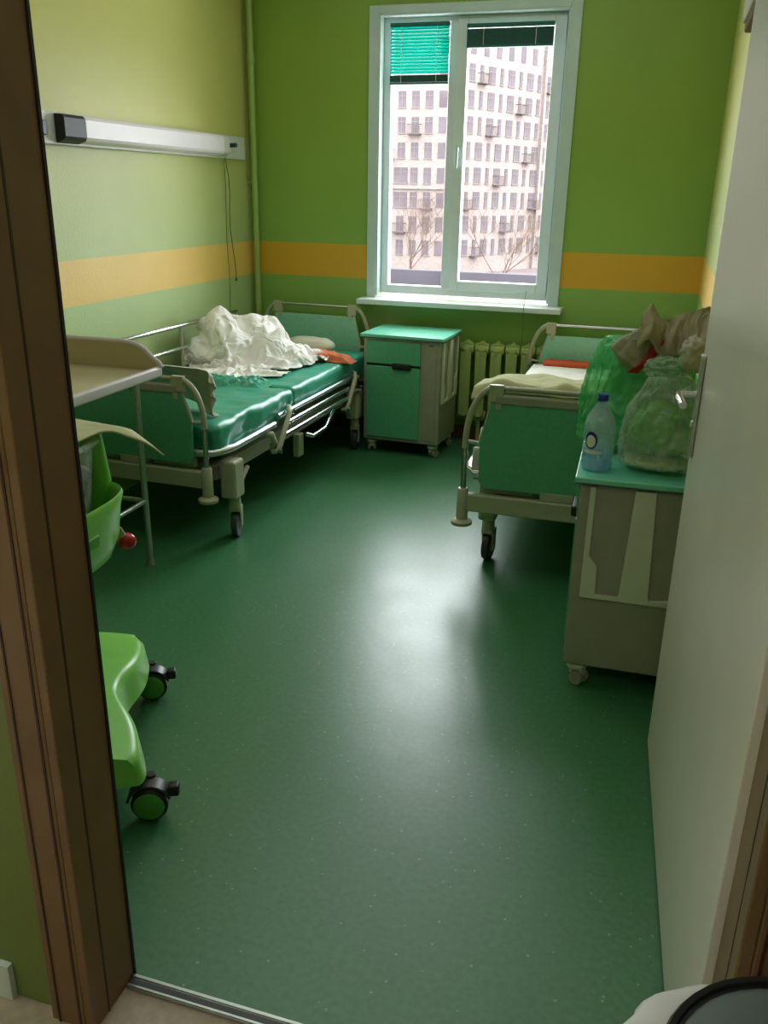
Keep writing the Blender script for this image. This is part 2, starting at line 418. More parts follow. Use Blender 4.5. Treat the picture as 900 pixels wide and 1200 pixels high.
# door frame: reveal + casing with grooves
def frame_side(name, x, sg):
    root = struct(bpy.data.objects.new(name, None)); COL.objects.link(root)
    b = B()
    b.bx(x-.02*sg, x, 1.045, 1.192, 0, DZ)                          # reveal lining
    b.bx(x-.02*sg, x-.1*sg, 1.045, 1.069, 0, DZ+.1)                  # casing on the corridor side
    b.bx(x-.02*sg, x-.075*sg, 1.191, 1.2, 0, DZ+.08)                 # casing on the room side
    b.build('frame_board', M['brown'], root, bevel=.003)
    g = B(); g.bx(x-.0285*sg, x-.0335*sg, 1.043, 1.0455, 0, DZ+.1); g.bx(x-.079*sg, x-.083*sg, 1.043, 1.0455, 0, DZ+.1)
    g.bx(x, x+.0008*sg, 1.093, 1.098, 0, DZ)
    g.build('groove', M['groove'], root)
    if sg > 0: B().bx(x, x+.003, 1.185, 1.1915, 0.002, DZ).build('gasket', M['black'], root)
    return root
frame_side('trim_1', JX0, 1); frame_side('trim_2', JX1, -1)
b = B(); b.bx(JX0-.02, JX1+.02, 1.045, 1.192, DZ, DZ+.02); b.bx(JX0-.1, JX1+.1, 1.045, 1.069, DZ+.02, DZ+.12)
struct(b.build('trim_3', M['brown']))
b = B(); b.bx(JX0+.002, JX1-.002, 1.153, 1.188, 0.0, .006); b.bx(JX0+.002, JX1-.002, 1.155, 1.161, .006, .009); b.bx(JX0+.002, JX1-.002, 1.178, 1.184, .006, .009)
root = struct(b.build('trim_4', M['alu'], bevel=.001))
B().bx(JX0+.002, JX1-.002, 1.1625, 1.1755, .006, .0068).build('groove', M['dgrey'], root)
B().bx(JX0-1.2, JX0-.205, 1.055, 1.069, 0, .09).build('baseboard_corridor', M['pvc'])['kind'] = 'structure'

# door leaf, opened against the right wall
D0, D1 = Vector((.2075, 1.195, 0)), Vector((.135, 2.415, 0))
dv = (D1-D0); dl = dv.length; ang = math.atan2(dv.y, dv.x)
door = struct(bpy.data.objects.new('door_1', None)); COL.objects.link(door); door.location = D0; door.rotation_euler = (0, 0, ang)
# local: x along the leaf from the hinge, +y = corridor face towards -X world
B().bx(0, dl, -.03, 0, .012, 2.06).build('door_leaf', M['door'], door, bevel=.002)
hx = dl-.062
h = B()
h.box((hx, .006, 1.085), (.032, .012, .27)); hp = h.build('handle_plate', M['alu'], door, bevel=.003)
h = B(); h.cyl((hx, .01, 1.115), (hx, .05, 1.115), .010, 14); h.tube([(hx, .05, 1.115), (hx-.015, .056, 1.115), (hx-.06, .057, 1.115), (hx-.125, .053, 1.113)], [.010, .011, .011, .010], 12)
h.build('lever', M['chrome'], door, smooth=True)
h = B(); h.cyl((hx, .011, 1.035), (hx, .017, 1.035), .011, 16); h.build('key_cylinder', M['chrome'], door, smooth=True)
for z in (.25, 1.75):
    h = B(); h.cyl((-.008, .004, z-.05), (-.008, .004, z+.05), .007, 10); h.build('hinge', M['alu'], door, smooth=True)

# ------------------------------------------------------------------ window
win = struct(bpy.data.objects.new('window_1', None)); COL.objects.link(win)
FY = 5.80
b = B()   # casing on the wall round the opening
b.bx(-1.876, WX0, YB-.014, YB-.0005, .92, 2.645); b.bx(WX1, -.597, YB-.014, YB-.0005, .92, 2.645); b.bx(WX0, WX1, YB-.014, YB-.0005, WZ1, 2.645)
b.bx(WX0-.001, WX0+.012, YB-.012, FY, .935, WZ1); b.bx(WX1-.012, WX1+.001, YB-.012, FY, .935, WZ1); b.bx(WX0, WX1, YB-.012, FY, WZ1-.01, WZ1+.002)
b.build('casing', M['trimw'], win, bevel=.002)
b = B(); y0, y1 = FY-.03, FY+.04   # fixed frame
b.bx(WX0+.012, -1.755, y0, y1, .945, WZ1-.01); b.bx(-.69, WX1-.012, y0, y1, .945, WZ1-.01)
b.bx(-1.755, -.69, y0, y1, .945, 1.0); b.bx(-1.755, -.69, y0, y1, 2.56, WZ1-.01); b.bx(-1.385, -1.33, y0, y1, 1.0, 2.56)
b.build('window_frame', M['pvc'], win, bevel=.004)
b = B(); y0, y1 = FY-.045, FY+.02  # opening sash
X0, X1, Z0, Z1 = -1.336, -.684, .985, 2.572
b.bx(X0, -1.27, y0, y1, Z0, Z1); b.bx(-.755, X1, y0, y1, Z0, Z1); b.bx(-1.27, -.755, y0, y1, Z0, 1.045); b.bx(-1.27, -.755, y0, y1, 2.525, Z1)
sash = b.build('sash', M['pvc'], win, bevel=.005)
h = B(); h.box((-1.302, FY-.05, 1.83), (.026, .012, .075)); h.cyl((-1.302, FY-.05, 1.845), (-1.302, FY-.085, 1.845), .009, 12)
h.tube([(-1.302, FY-.083, 1.855), (-1.302, FY-.09, 1.82), (-1.302, FY-.092, 1.76), (-1.302, FY-.088, 1.735)], [.011, .011, .01, .008], 10)
h.build('window_handle', M['trimw'], sash, smooth=True)
h = B(); h.cyl((-.672, FY-.05, 1.02), (-.672, FY-.05, 1.09), .008, 10); h.cyl((-.672, FY-.05, 2.45), (-.672, FY-.05, 2.53), .008, 10)
h.build('sash_hinge', M['dgrey'], sash, smooth=True)
B().bx(-1.76, -1.38, FY+.004, FY+.008, .995, 2.565).build('pane', M['glass'], win)
B().bx(-1.275, -.75, FY-.004, FY, 1.04, 2.53).build('pane', M['glass'], win)
b = B(); b.bx(-1.905, -.562, 5.555, FY-.032, .888, .921)
b.build('window_sill', M['pvc'], win, bevel=.004)

def blind(label, x0, x1, ztop, slats, stack, gap):
    t = thing('venetian_blind', label, 'blind', ((x0+x1)/2, FY-.052 if stack < 30 else FY-.075, ztop), 0)
    w = x1-x0
    B().bx(-w/2, w/2, -.012, .012, -.022, 0).build('head_rail', M['blindd'], t, bevel=.003)
    s_ = B(); z = -.03
    for i in range(slats):
        s_.box((0, 0, z), (w-.006, .024, .0012), Matrix.Rotation(math.radians(52), 3, 'X')); z -= gap
    if slats: s_.build('slat', M['blind'], t)
    s_ = B()
    for i in range(stack):
        s_.box((0, 0, z), (w-.006, .024, .0016), Matrix.Rotation(random.uniform(-.05, .05), 3, 'X')); z -= .0028
    s_.build('folded_slats', M['blindd'], t)
    B().bx(-w/2+.002, w/2-.002, -.012, .012, z-.012, z).build('bottom_rail', M['blindd'], t, bevel=.003)
    for q in (-.3, .3): B().cyl((w*q, -.0135, -.02), (w*q, -.0135, z), .0016, 6).build('ladder_cord', M['lampw'], t)
    return t
blind('teal venetian blind lowered over the top of the narrow left pane', -1.757, -1.383, 2.556, 14, 14, .0185)
blind('dark teal venetian blind pulled fully up above the wide right pane', -1.272, -.753, 2.535, 0, 31, .02)
c = B(); c.tube([(-.79, 5.6, 1.02), (-.792, 5.551, .925), (-.79, 5.549, .8), (-.787, 5.552, .70)], .0018, 6)
tag(c.build('blind_cord', M['cord'], smooth=True), 'thin dark cord hanging over the window sill edge', 'cord')

# ------------------------------------------------------------------ pipe, radiator
p = thing('heating_pipe', 'green painted vertical heating pipe in the far corner beside the striped wall', 'pipe', (XL+.055, YB-.05, 0))
B().cyl((0, 0, 0), (0, 0, ZC), .021, 16).build('tube', M['pipe'], p, smooth=True)
B().box((-.02, .012, 1.63), (.07, .012, .025)).build('bracket', M['pipe'], p, bevel=.002)
B().cyl((0, 0, 2.35), (0, 0, 2.4), .026, 16).build('collar', M['pipe'], p, smooth=True)

rad = thing('radiator', 'pale green cast iron radiator under the window sill', 'radiator', (-1.20, 5.62, 0))
for i in range(9):
    b = B(); x = i*.1+.05
    for yy in (-.035, .035):
        b.tube([(x, yy, .19), (x, yy, .26), (x, yy, .58), (x, yy, .64)], [.03, .024, .024, .03], 10)
    b.lathe([(.01, -.049), (.034, -.045), (.04, -.02), (.04, .02), (.034, .045), (.01, .049)], 12, T(x, 0, .635) @ RY(PI/2))
    b.lathe([(.01, -.049), (.034, -.045), (.04, -.02), (.04, .02), (.034, .045), (.01, .049)], 12, T(x, 0, .19) @ RY(PI/2))
    b.bx(x-.036, x+.036, -.058, -.048, .2, .62)
    b.prism([(-.04, 0), (.04, 0), (0, .028)], -.03, .03, T(x, 0, .662) @ RX(PI/2))
    b.build('section', M['radiator'], rad, smooth=True, bevel=.004)
b = B(); b.cyl((.9, 0, .635), (1.02, 0, .635), .013, 10); b.cyl((.9, 0, .19), (1.02, 0, .19), .013, 10)
b.cyl((1.02, 0, .12), (1.02, 0, .66), .013, 10); b.build('connecting_pipe', M['pipe'], rad, smooth=True)
for x in (.15, .75):
    B().bx(x-.02, x+.02, .03, .078, .5, .53).build('bracket', M['radiator'], rad)
    B().bx(x-.012, x+.012, -.02, .02, 0, .17).build('support_foot', M['radiator'], rad)

# ------------------------------------------------------------------ lamps
lm = thing('wall_lamp', 'long white wall lamp with one black end hanging above the bed with white sheets', 'lamp', (XL, 3.46, 1.835))
B().bx(0.0005, .03, 0, 2.115, -.068, .068).build('back_plate', M['lampbase'], lm, bevel=.004)
prof = [(.03, -.058), (.072, -.045), (.08, -.03), (.08, .045), (.07, .058), (.03, .06)]
def yprism(poly, y0, y1):   # polygon in x,z extruded along y
    return B().prism([(x, -z) for x, z in poly], y0, y1, RX(-PI/2))
yprism(prof, .33, 1.735).build('diffuser', M['lampw'], lm, bevel=.004)
yprism([(x*1.03, z*1.05) for x, z in prof], .165, .33).build('end_cap', M['black'], lm, bevel=.004)
yprism([(x*1.01, z*1.02) for x, z in prof], 1.735, 1.80).build('end_housing', M['lampbase'], lm, bevel=.004)
B().bx(.03, .036, .02, .11, -.03, .03).build('socket', M['dgrey'], lm, bevel=.003)
B().cyl((.04, 1.87, .01), (.1, 1.84, .01), .013, 12).build('switch_knob', M['black'], lm, smooth=True)
c = B()
c.tube([(.035, 1.83, -.02)]+[(.028+.008*math.sin(i*1.3), 1.83+.012*math.sin(i*.9)+.012*i, -.07-.105*i) for i in range(8)], .0028, 6)
c.tube([(.03, 1.815, -.02)]+[(.024, 1.82+.01*math.sin(i*1.7), -.07-.16*i) for i in range(8)], .0022, 6)
c.lathe([(.002, -.012), (.009, -.006), (.009, .006), (.002, .012)], 8, T(.028, 1.915, -.81))
c.build('pull_cord', M['cord'], lm, smooth=True)
f = thing('wall_fixture', 'white box fixture with brown lower edge high on the wall above the open door', 'fixture', (XR, 2.5, 2.04))
B().bx(-.0005, -.108, 0, .35, .0, .26).build('housing', M['lampw'], f, bevel=.01)
B().bx(-.004, -.1, 0.01, .345, -.022, .02).build('lower_edge', M['brownbase'], f, bevel=.006)

# ------------------------------------------------------------------ beds
def caster_wheel(parent, x, y, r, yaw, fork_top, mw=None):
    c = bpy.data.objects.new('caster', None)
    b = B()
    b.tube([(0, 0, fork_top), (0, 0, 2*r+.02)], [.026, .03], 14)
    b.box((0, .012, 2*r+.012), (.05, .07, .02))
    for sx in (-1, 1): b.prism([(-.012, 2*r+.02), (.045, 2*r+.02), (.035, r-.012), (.01, r-.02)], -.004, .004, T(sx*.024, 0, 0) @ Matrix(((0, 0, 1, 0), (1, 0, 0, 0), (0, 1, 0, 0), (0, 0, 0, 1))))
    o = b.build('caster', M['beige'], parent, bevel=.002, loc=(x, y, 0), rot=(0, 0, yaw))
    w = B(); w.lathe([(r*.35, -.018), (r*.8, -.018), (r*.97, -.014), (r, 0), (r*.97, .014), (r*.8, .018), (r*.35, .018)], 28, T(0, .02, r) @ RY(PI/2))
    wh = w.build('wheel', M['dgrey'], o, smooth=True)
    w = B(); w.cyl((-.02, .02, r), (.02, .02, r), r*.45, 18); w.build('hub', M['beige_d'], wh, smooth=True)
    return o

def bed(name, label, loc, rz, W, L, zf, zh, leg_in, right_rails):
    t = thing(name, label, 'bed', loc, rz, 'hospital beds')
    def end(y, zt, out, kind):
        e = bpy.data.objects.new(kind, None)
        # panel
        pb = .405; pt = zt-.065
        poly = [(.065, pb+.03), (.085, pb), (W-.085, pb), (W-.065, pb+.03), (W-.062, pb+.2), (W-.10, pt), (.10, pt), (.062, pb+.2)]
        o = B().prism([(x, -z) for x, z in poly], y-.009, y+.009, RX(-PI/2)).build(kind, M['panel_lit'] if kind == 'headboard' else M['panel'], t, bevel=.003)
        if kind == 'footboard':
            B().bx(.115, W-.115, y-.014, y+.014, pt-.002, pt+.04).build('panel_rail', M['beige_d'], o, bevel=.008)
        B().cyl((.09, y, zt), (W-.09, y, zt), .0105, 12).build('top_rod', M['chrome'] if kind == 'headboard' else M['beige_d'], o, smooth=True)
        for sx in (0, 1):
            X = lambda d: d if sx == 0 else W-d
            b = B()   # curved bracket: outer arc, inner strut, link and corner plate
            arc = [(X(0.115-.115*math.sin(q)), y, .60+(zt-.60)*math.cos(q)) for q in [PI/2*k/12 for k in range(13)]]
            b.tube([(X(.15), y, zt+.002)]+arc+[(X(0), y, .575)], .0135, 10)
            b.tube([(X(0), y, .605), (X(.06), y, .60), (X(.068), y, .63), (X(.112), y, zt-.05)], .009, 8)
            b.tube([(X(.04), y, .602), (X(.10), y-out*.004, .598)], .008, 8)
            b.bx(X(.09), X(.15), y-.013, y+.013, zt-.055, zt+.014)
            b.bx(X(.12), X(.145), y-.012, y+.012, zt-.09, zt-.05)
            b.build('bracket', M['beige'], o, smooth=True, bevel=.002)
            B().cyl((X(0), y, .36), (X(0), y, .59), .0125, 14).build('post', M['chrome'], o, smooth=True)
            B().tube([(X(0), y, .25), (X(0), y, .27), (X(0), y, .39), (X(0), y, .395)], [.024, .026, .024, .02], 16).build('post_sleeve', M['beige'], o, smooth=True)
            B().lathe([(.03, 0), (.046, .004), (.047, .018), (.035, .026), (.02, .03)], 22, T(X(0), y, .226)).build('bumper', M['beige'], o, smooth=True)
        B().bx(.02, W-.02, y-.02, y+.02, .295, .375).build('cross_beam', M['beige'], o, bevel=.006)
        return o
    end(0, zf, -1, 'footboard'); end(L, zh, 1, 'headboard')
    # chassis
    b = B()
    for sx in (0, 1):
        X = lambda d: d if sx == 0 else W-d
        b.bx(X(leg_in-.025), X(leg_in+.025), .1, L-.1, .30, .37)
    b.bx(.05, W-.05, .14, .2, .305, .365); b.bx(.05, W-.05, L-.2, L-.14, .305, .365); b.bx(.1, W-.1, L/2-.03, L/2+.03, .3, .35)
    b.build('chassis', M['beige_d'], t, bevel=.004)
    for sx in (0, 1):
        for yy, sg in ((.14, 1), (L-.42, -1)):
            x = leg_in if sx == 0 else W-leg_in+(.085 if right_rails else 0)
            o = B().bx(x-.04, x+.04, yy-.045, yy+.055, .215, .40).build('leg', M['beige'], t, bevel=.012)
            caster_wheel(o, x, yy+.02, .068, random.uniform(-.35, .35), .22)
            s_ = B(); s_.tube([(x, yy+sg*.06, .25), (x, yy+sg*.16, .32)], .012, 8); s_.build('brace', M['beige'], o, smooth=True)
    # deck frame: chrome retainer tube at the foot corner, deck plates
    b = B()
    for sx in (0, 1):
        X = lambda d: d if sx == 0 else W-d
        w_ = -.055 if (right_rails and sx) else -.004
        b.tube([(X(.35), .035, .448), (X(.1+w_), .032, .45), (X(.045+w_), .045, .452), (X(.012+w_), .1, .455), (X(w_), .17, .455), (X(w_), .60, .458)], .0175, 12)
    b.build('deck_tube', M['satin'], t, smooth=True)
    b = B(); b.bx(.03, W-.03, .06, L-.05, .418, .44); b.bx(.06, W-.06, .25, L-.25, .37, .42); b.build('deck', M['beige_d'], t, bevel=.004)
    b = B(); b.bx(.08, .30, .03, .06, .375, .44); b.bx(W-.30, W-.08, .03, .06, .375, .44); b.bx(.33, W-.33, -.01, .05, .376, .415); b.build('deck_stop', M['beige'], t, bevel=.004)
    def side_rail(x, sx, raised):
        if raised:
            r = B()
            r.tube([(x, .42, .80), (x, .45, .845), (x, L-.42, .845), (x, L-.39, .80)], .0125, 10)
            q = r.build('side_rail', M['chrome'], t, smooth=True)
            r = B(); r.cyl((x, .42, .715), (x, L-.4, .715), .0115, 10); r.cyl((x, .42, .60), (x, L-.4, .60), .0115, 10); r.build('rail_rod', M['chrome'], q, smooth=True)
            for yy in (.43, L/2, L-.42): B().tube([(x, yy, .44), (x, yy, .84)], .011, 8).build('rail_post', M['beige'], q, smooth=True)
        else:
            r = B(); r.cyl((x+.012, .64, .492), (x+.012, L-.42, .492), .0135, 12)
            q = r.build('side_rail', M['satin'], t, smooth=True)
            r = B(); r.cyl((x+.03, .70, .444), (x+.03, L-.43, .444), .0125, 12); r.build('rail_rod', M['chrome'], q, smooth=True)
            r = B(); r.cyl((x+.042, .66, .395), (x+.042, L-.44, .395), .0125, 12); r.build('rail_rod', M['chrome'], q, smooth=True)
            for yy in (.62, L-.60):
                r = B(); r.tube([(x+.02, yy+.13, .52), (x+.04, yy+.10, .525), (x+.055, yy+.07, .50), (x+.055, yy-.05, .36), (x+.05, yy-.07, .335), (x+.02, yy-.075, .33)], .014, 10)
                a = r.build('rail_arm', M['beige'], q, smooth=True)
                B().cyl((x+.01, yy-.07, .335), (x+.075, yy-.07, .335), .012, 12).build('pivot', M['chrome'], a, smooth=True); B().cyl((x+.03, yy+.1, .505), (x+.07, yy+.1, .505), .011, 12).build('pivot', M['chrome'], a, smooth=True)
            r = B(); r.tube([(x-.01, .50, .43), (x+.035, .52, .43), (x+.045, .53, .385), (x+.02, .55, .36)], .016, 10); r.build('release_knob', M['beige'], q, smooth=True)
            r = B(); r.tube([(x, 1.02, .30), (x+.03, 1.05, .285), (x+.035, 1.22, .29), (x+.03, 1.36, .36), (x, 1.4, .37)], .013, 10); r.build('pedal_bar', M['chrome'], t, smooth=True)
            r = B(); r.tube([(x+.01, L-.3, .40), (x+.025, L-.24, .26), (x+.025, L-.17, .26), (x+.01, L-.14, .40)], .008, 8); r.build('drainage_hook', M['beige'], t, smooth=True)
            r = B(); r.bx(x-.05, x-.01, .95, 1.02, .18, .31); r.build('foot_lever', M['beige'], t, bevel=.008)
    side_rail(W+.045, 1, False) if right_rails else None
    side_rail(.018, 0, True) if right_rails else None
    if not right_rails:
        r = B(); r.cyl((-.012, .64, .47), (-.012, L-.12, .47), .0135, 12); q = r.build('side_rail', M['chrome'], t, smooth=True)
        r = B(); r.cyl((-.03, .68, .425), (-.03, L-.14, .425), .0125, 12); r.build('rail_rod', M['chrome'], q, smooth=True)
        r = B(); r.tube([(-.01, .75, .50), (-.045, .70, .48), (-.045, .58, .35), (-.01, .56, .33)], .013, 10); r.build('rail_arm', M['beige'], q, smooth=True)
        r = B(); r.box((.07, .04, .52), (.09, .012, .10), Matrix.Rotation(-.25, 3, 'X')); r.build('mattress_stop', M['pocket'], t, bevel=.01)
    return t
bed1 = bed('hospital_bed', 'hospital bed with teal end panels along the lamp wall, far rail raised', (-2.66, 3.395, 0), math.radians(-1.5), .785, 2.20, .795, .862, .035, True)
bed2 = bed('hospital_bed', 'hospital bed with teal end panels standing behind the bottle and bags, beige blanket on it', (-.705, 3.50, 0), math.radians(.6), .80, 2.015, .842, .83, .095, False)

# mattresses
def wr(amp, sc, seed):
    def d(p, n):
        a = ridge((p.x*1.0, p.y*1.6, p.z*.7), sc, seed)
        q = ridge((p.x*.5+p.y*.8, p.y*.9-p.z*1.2, p.z*.4), sc*.8, seed+3)
        side = 1-abs(n.z)
        return n*((a-.35)*amp*(1-side) + (q-.35)*amp*2.0*side)
    return d
mt = thing('mattress', 'shiny wrinkled teal vinyl mattress creased across, under the white sheet heap', 'mattress', (-2.66, 3.395, .4405), math.radians(-1.5), 'mattresses')
B().rbox(.035, .815, .05, .89, 0, .145, .028, (34, 36, 8), wr(.013, 5, 1.)).build('foot_section', M['mattress'], mt, smooth=True, angle=180)
B().rbox(.035, .812, .902, 2.14, 0, .145, .028, (34, 60, 8), wr(.007, 5, 5.)).build('head_section', M['mattress'], mt, smooth=True, angle=180)
# puckered cover along the crease
def pk(u, v):
    x = .06+.62*u; y = .88+.20*(v-.5)+.03*math.sin(u*9)
    e = min(u, 1-u, v, 1-v)
    a = ridge((x*1.3, y*2.2, 0), 13, 2.)
    return Vector((x, y, .1455+.045*sm(e, 0, .2)*max(0, a)))
B().grid(70, 26, pk).build('puckered_cover', M['mattress'], mt, smooth=True, angle=180)
m2 = thing('mattress', 'teal mattress mostly hidden under white sheet and beige blanket', 'mattress', (-.705, 3.50, .4405), math.radians(.6), 'mattresses')
B().rbox(.03, .77, .06, 1.985, 0, .15, .028, (20, 40, 4), wr(.003, 6, 9.)).build('mattress_body', M['mattress'], m2, smooth=True, angle=180)

# heap of white sheets
o = cloth('heap').build('sheet_heap', M['sheet'], smooth=True, angle=180, sub=1)
o.location.z = .007
tag(o, 'heap of crumpled white bed sheets on the teal mattress', 'bed sheet')
def sh(u, v):   # loose hem lying at the foot of the heap
    X = -2.60+.62*u; Y = 4.34+.20*u+.20*(v-.5)*(1-.3*u)+.03*noise.noise((u*4, 0, 7.))
    return Vector((X, Y, .599+.03*sm(min(v, 1-v), 0, .4)*max(0, ridge((X, Y, 0), 9., 21.))))
o = B().grid(80, 30, sh).build('sheet_hem', M['sheet'], smooth=True, angle=180, solid=.003)
tag(o, 'thin white sheet edge spread flat in front of the crumpled heap', 'bed sheet')
def pil(d):
    q = Vector((abs(d.x)**.7*math.copysign(1, d.x), abs(d.y)**.7*math.copysign(1, d.y), d.z))
    return Vector((-2.13+q.x*.17, 5.27+q.y*.10, .644+q.z*.05*(1+.25*noise.noise(d*2.5))))
tag(B().blob(pil, 4).build('pillow', M['greycloth'], smooth=True, angle=180), 'small pale grey pillow behind the white sheets near the headboard', 'pillow')
def orc(u, v):
    X = -2.08+.335*u; Y = 5.10+.15*(v-.5)*(1-.25*u)-.03*u; e = sm(min(u, 1-u, v, 1-v), 0, .25)
    return Vector((X+.012*noise.noise((u*5, v*5, 1)), Y+.012*noise.noise((u*5, v*5, 6)), .593+e*(.05*(1-.55*u)+.02*max(0, ridge((X, Y, 0), 11., 2.)))))
tag(B().grid(60, 36, orc).build('folded_cloth', M['orange'], smooth=True, angle=180), 'crumpled orange cloth at the head end of the teal mattress', 'cloth')
# grey sheet over the footboard of bed 1
tag(cloth('drape').build('draped_sheet', M['greycloth'], smooth=True, angle=180, sub=1), 'pale grey sheet bunched inside the footboard beside the changing table', 'sheet')
# bed 2 linen
def ws(u, v):
    X = -.685+.76*u; Y = 4.1+1.32*v
    return Vector((X, Y, .5945+.012*max(0, ridge((X, Y, 0), 4., 3.))*sm(min(v, 1-v, u, 1-u), 0, .08)))
tag(B().grid(40, 60, ws).build('bed_sheet', M['sheet'], smooth=True, angle=180, solid=.004), 'smooth white sheet on the bed behind the beige blanket', 'bed sheet')
def bl(u, v):
    X = -.675+.765*u
    if v < .25: q = v/.25; Y = 3.527+.03*q; z = .815+.034*sm(q, 0, 1)
    else: q = (v-.25)/.75; Y = 3.557+.66*q; z = .849-.02*q-.225*sm(q, .30, 1.)
    Y += .03*noise.noise((u*2.4, 5, v)); z += .026*(ridge((X*1.2, Y*.9, 0), 4., 8.)-.4)*sm(v, .05, .3)+.008*noise.noise((u*9, v*4, 3))
    e = sm(u, 0., .16)
    return Vector((X-.02*(1-v)+.01*noise.noise((v*6, 1, 2)), Y, z-.035*(1-e)))
tag(B().grid(70, 60, bl).build('blanket', M['blanket'], smooth=True, angle=180, solid=.010), 'pale beige blanket bunched over the footboard of the bed behind the bottle', 'blanket')
B_ = B().rbox(-.62, -.34, 5.33, 5.46, .607, .63, .010, (10, 8, 2), wr(.004, 9, 2.)).build('folded_cloth', M['redor'], smooth=True, angle=180)
tag(B_, 'flat orange red folded cloth on the white sheet against the headboard', 'cloth')

# ------------------------------------------------------------------ bedside cabinets
def cabinet():
    t = thing('bedside_cabinet', '', 'cabinet', (0, 0, 0), 0, 'bedside cabinets')
    w, d = .5, .40                                # front at y=0 (facing -y), x 0..w
    b = B(); b.bx(0, w, 0, d, .09, .742)
    b.build('body', M['beige_d'], t, bevel=.006)
    B().bx(-.02, w+.02, -.02, d+.018, .745, .765).build('tabletop', M['top'], t, bevel=.004)
    B().bx(-.021, w+.021, -.021, d+.019, .7425, .746).build('edge_band', M['dgrey'], t)
    dr = B().bx(.022, .372, -.012, 0, .585, .725).build('drawer', M['panel'], t, bevel=.003)
    dd = B().bx(.022, .372, -.012, 0, .115, .570).build('cabinet_door', M['panel'], t, bevel=.003)
    B().bx(.02, .374, -.006, .001, .569, .586).build('shadow_gap', M['black'], t)
    h = B(); h.rbox(.195, .315, -.032, -.008, .556, .594, .008, (4, 1, 1)); h.build('handle', M['black'], dr, smooth=True)
    B().bx(.40, .475, -.004, .001, .115, .725).build('pillar', M['beige_d'], t, bevel=.002)
    B().bx(.425, .455, -.0055, -.003, .712, .718).build('maker_plate', M['dgrey'], t)
    # moulded side pocket: comb outline, s along the depth
    s0 = .03; k = .34/.362
    f = lambda v: s0+v/1000*k
    zt, zb, zf_ = .735, .35, .366
    poly = [(f(0), zt), (f(0), zb), (f(362), zb), (f(362), zt), (f(342), zt), (f(342), .50), (f(312), .465), (f(312), zf_+.01), (f(236), zf_), (f(230), zf_+.01), (f(215), zt), (f(147), zt), (f(132), zf_+.01), (f(126), zf_), (f(52), zf_), (f(50), .465), (f(20), .50), (f(20), zt)]
    # map (s,z) -> world-local (x = w, y = s, z)
    mt_ = Matrix(((0, 0, 1, w), (1, 0, 0, 0), (0, 1, 0, 0), (0, 0, 0, 1)))
    B().prism(poly, 0, .014, mt_).build('side_pocket', M['pocket'], t, bevel=.003)
    for (x, y) in ((.045, .045), (w-.045, .045), (.045, d-.045), (w-.045, d-.045)):
        b = B(); b.lathe([(.012, 0), (.034, .0), (.036, .012), (.03, .02), (.014, .024), (.014, .03)], 18, T(0, 0, .062))
        b.box((0, .005, .05), (.03, .05, .03))
        o = b.build('caster', M['pocket'], t, smooth=True, bevel=.002, loc=(x, y, 0), rot=(0, 0, random.uniform(-.8, .8)))
        b = B()
        for sx in (-1, 1): b.lathe([(.01, -.009), (.024, -.009), (.027, 0), (.024, .009), (.01, .009)], 18, T(sx*.017, .012, .027) @ RY(PI/2))
        b.build('wheel', M['beige_d'], o, smooth=True)
    return t
cab1 = cabinet(); cab1.location = (-1.712, 5.15, 0); cab1.rotation_euler = (0, 0, math.radians(-2.5))
cab1['label'] = 'bedside cabinet with empty mint top standing before the radiator'
cab2 = copy_tree(cab1); cab2.location = (-.172, 3.172, 0); cab2.rotation_euler = (0, 0, math.radians(-90+1.5))
cab2['label'] = 'bedside cabinet beside the open door carrying bottle and bags'

# ------------------------------------------------------------------ bottle and bags on cabinet 2
ZT = .7655
bt = thing('water_bottle', 'clear plastic water bottle with blue cap beside the bags on the cabinet', 'bottle', (-.124, 2.765, ZT), math.radians(20))
R_ = .050
prof = [(.03, 0), (.046, .004), (R_, .02), (R_-.003, .03), (R_, .04), (R_-.003, .05), (R_, .06), (R_, .135), (R_-.002, .15), (R_-.008, .172), (R_-.021, .195), (.018, .213), (.0145, .22), (.0145, .228)]
B().lathe(prof, 32).build('bottle_body', M['pet'], bt, smooth=True, angle=60)
B().lathe([(max(r-.004, .01), z+.003) for r, z in prof[:6]]+[(R_-.004, .055)], 28).build('water', M['water'], bt, smooth=True)
B().lathe([(.017, 0), (.0175, .003), (.0175, .019), (.016, .021)], 24, T(0, 0, .224)).build('cap', M['capblue'], bt, smooth=True)
def patch(ry, rz_, zc, off, a0):
    def fn(u, v):
        th = 2*PI*u; a = a0+v*ry/R_*math.cos(th)
        return Vector(((R_+off)*math.cos(a), (R_+off)*math.sin(a), zc+v*rz_*math.sin(th)))
    return fn
A0 = math.radians(-135)
lab = B().grid(32, 8, patch(.021, .028, .104, .001, A0), True).build('label_oval', M['labelblue'], bt, smooth=True)
B().grid(28, 6, patch(.015, .020, .101, .0017, A0), True).build('label_emblem', M['labelwhite'], lab, smooth=True)
B().grid(24, 6, patch(.030, .007, .066, .0012, A0+.15), True).build('label_ribbon', M['labelwhite'], bt, smooth=True)

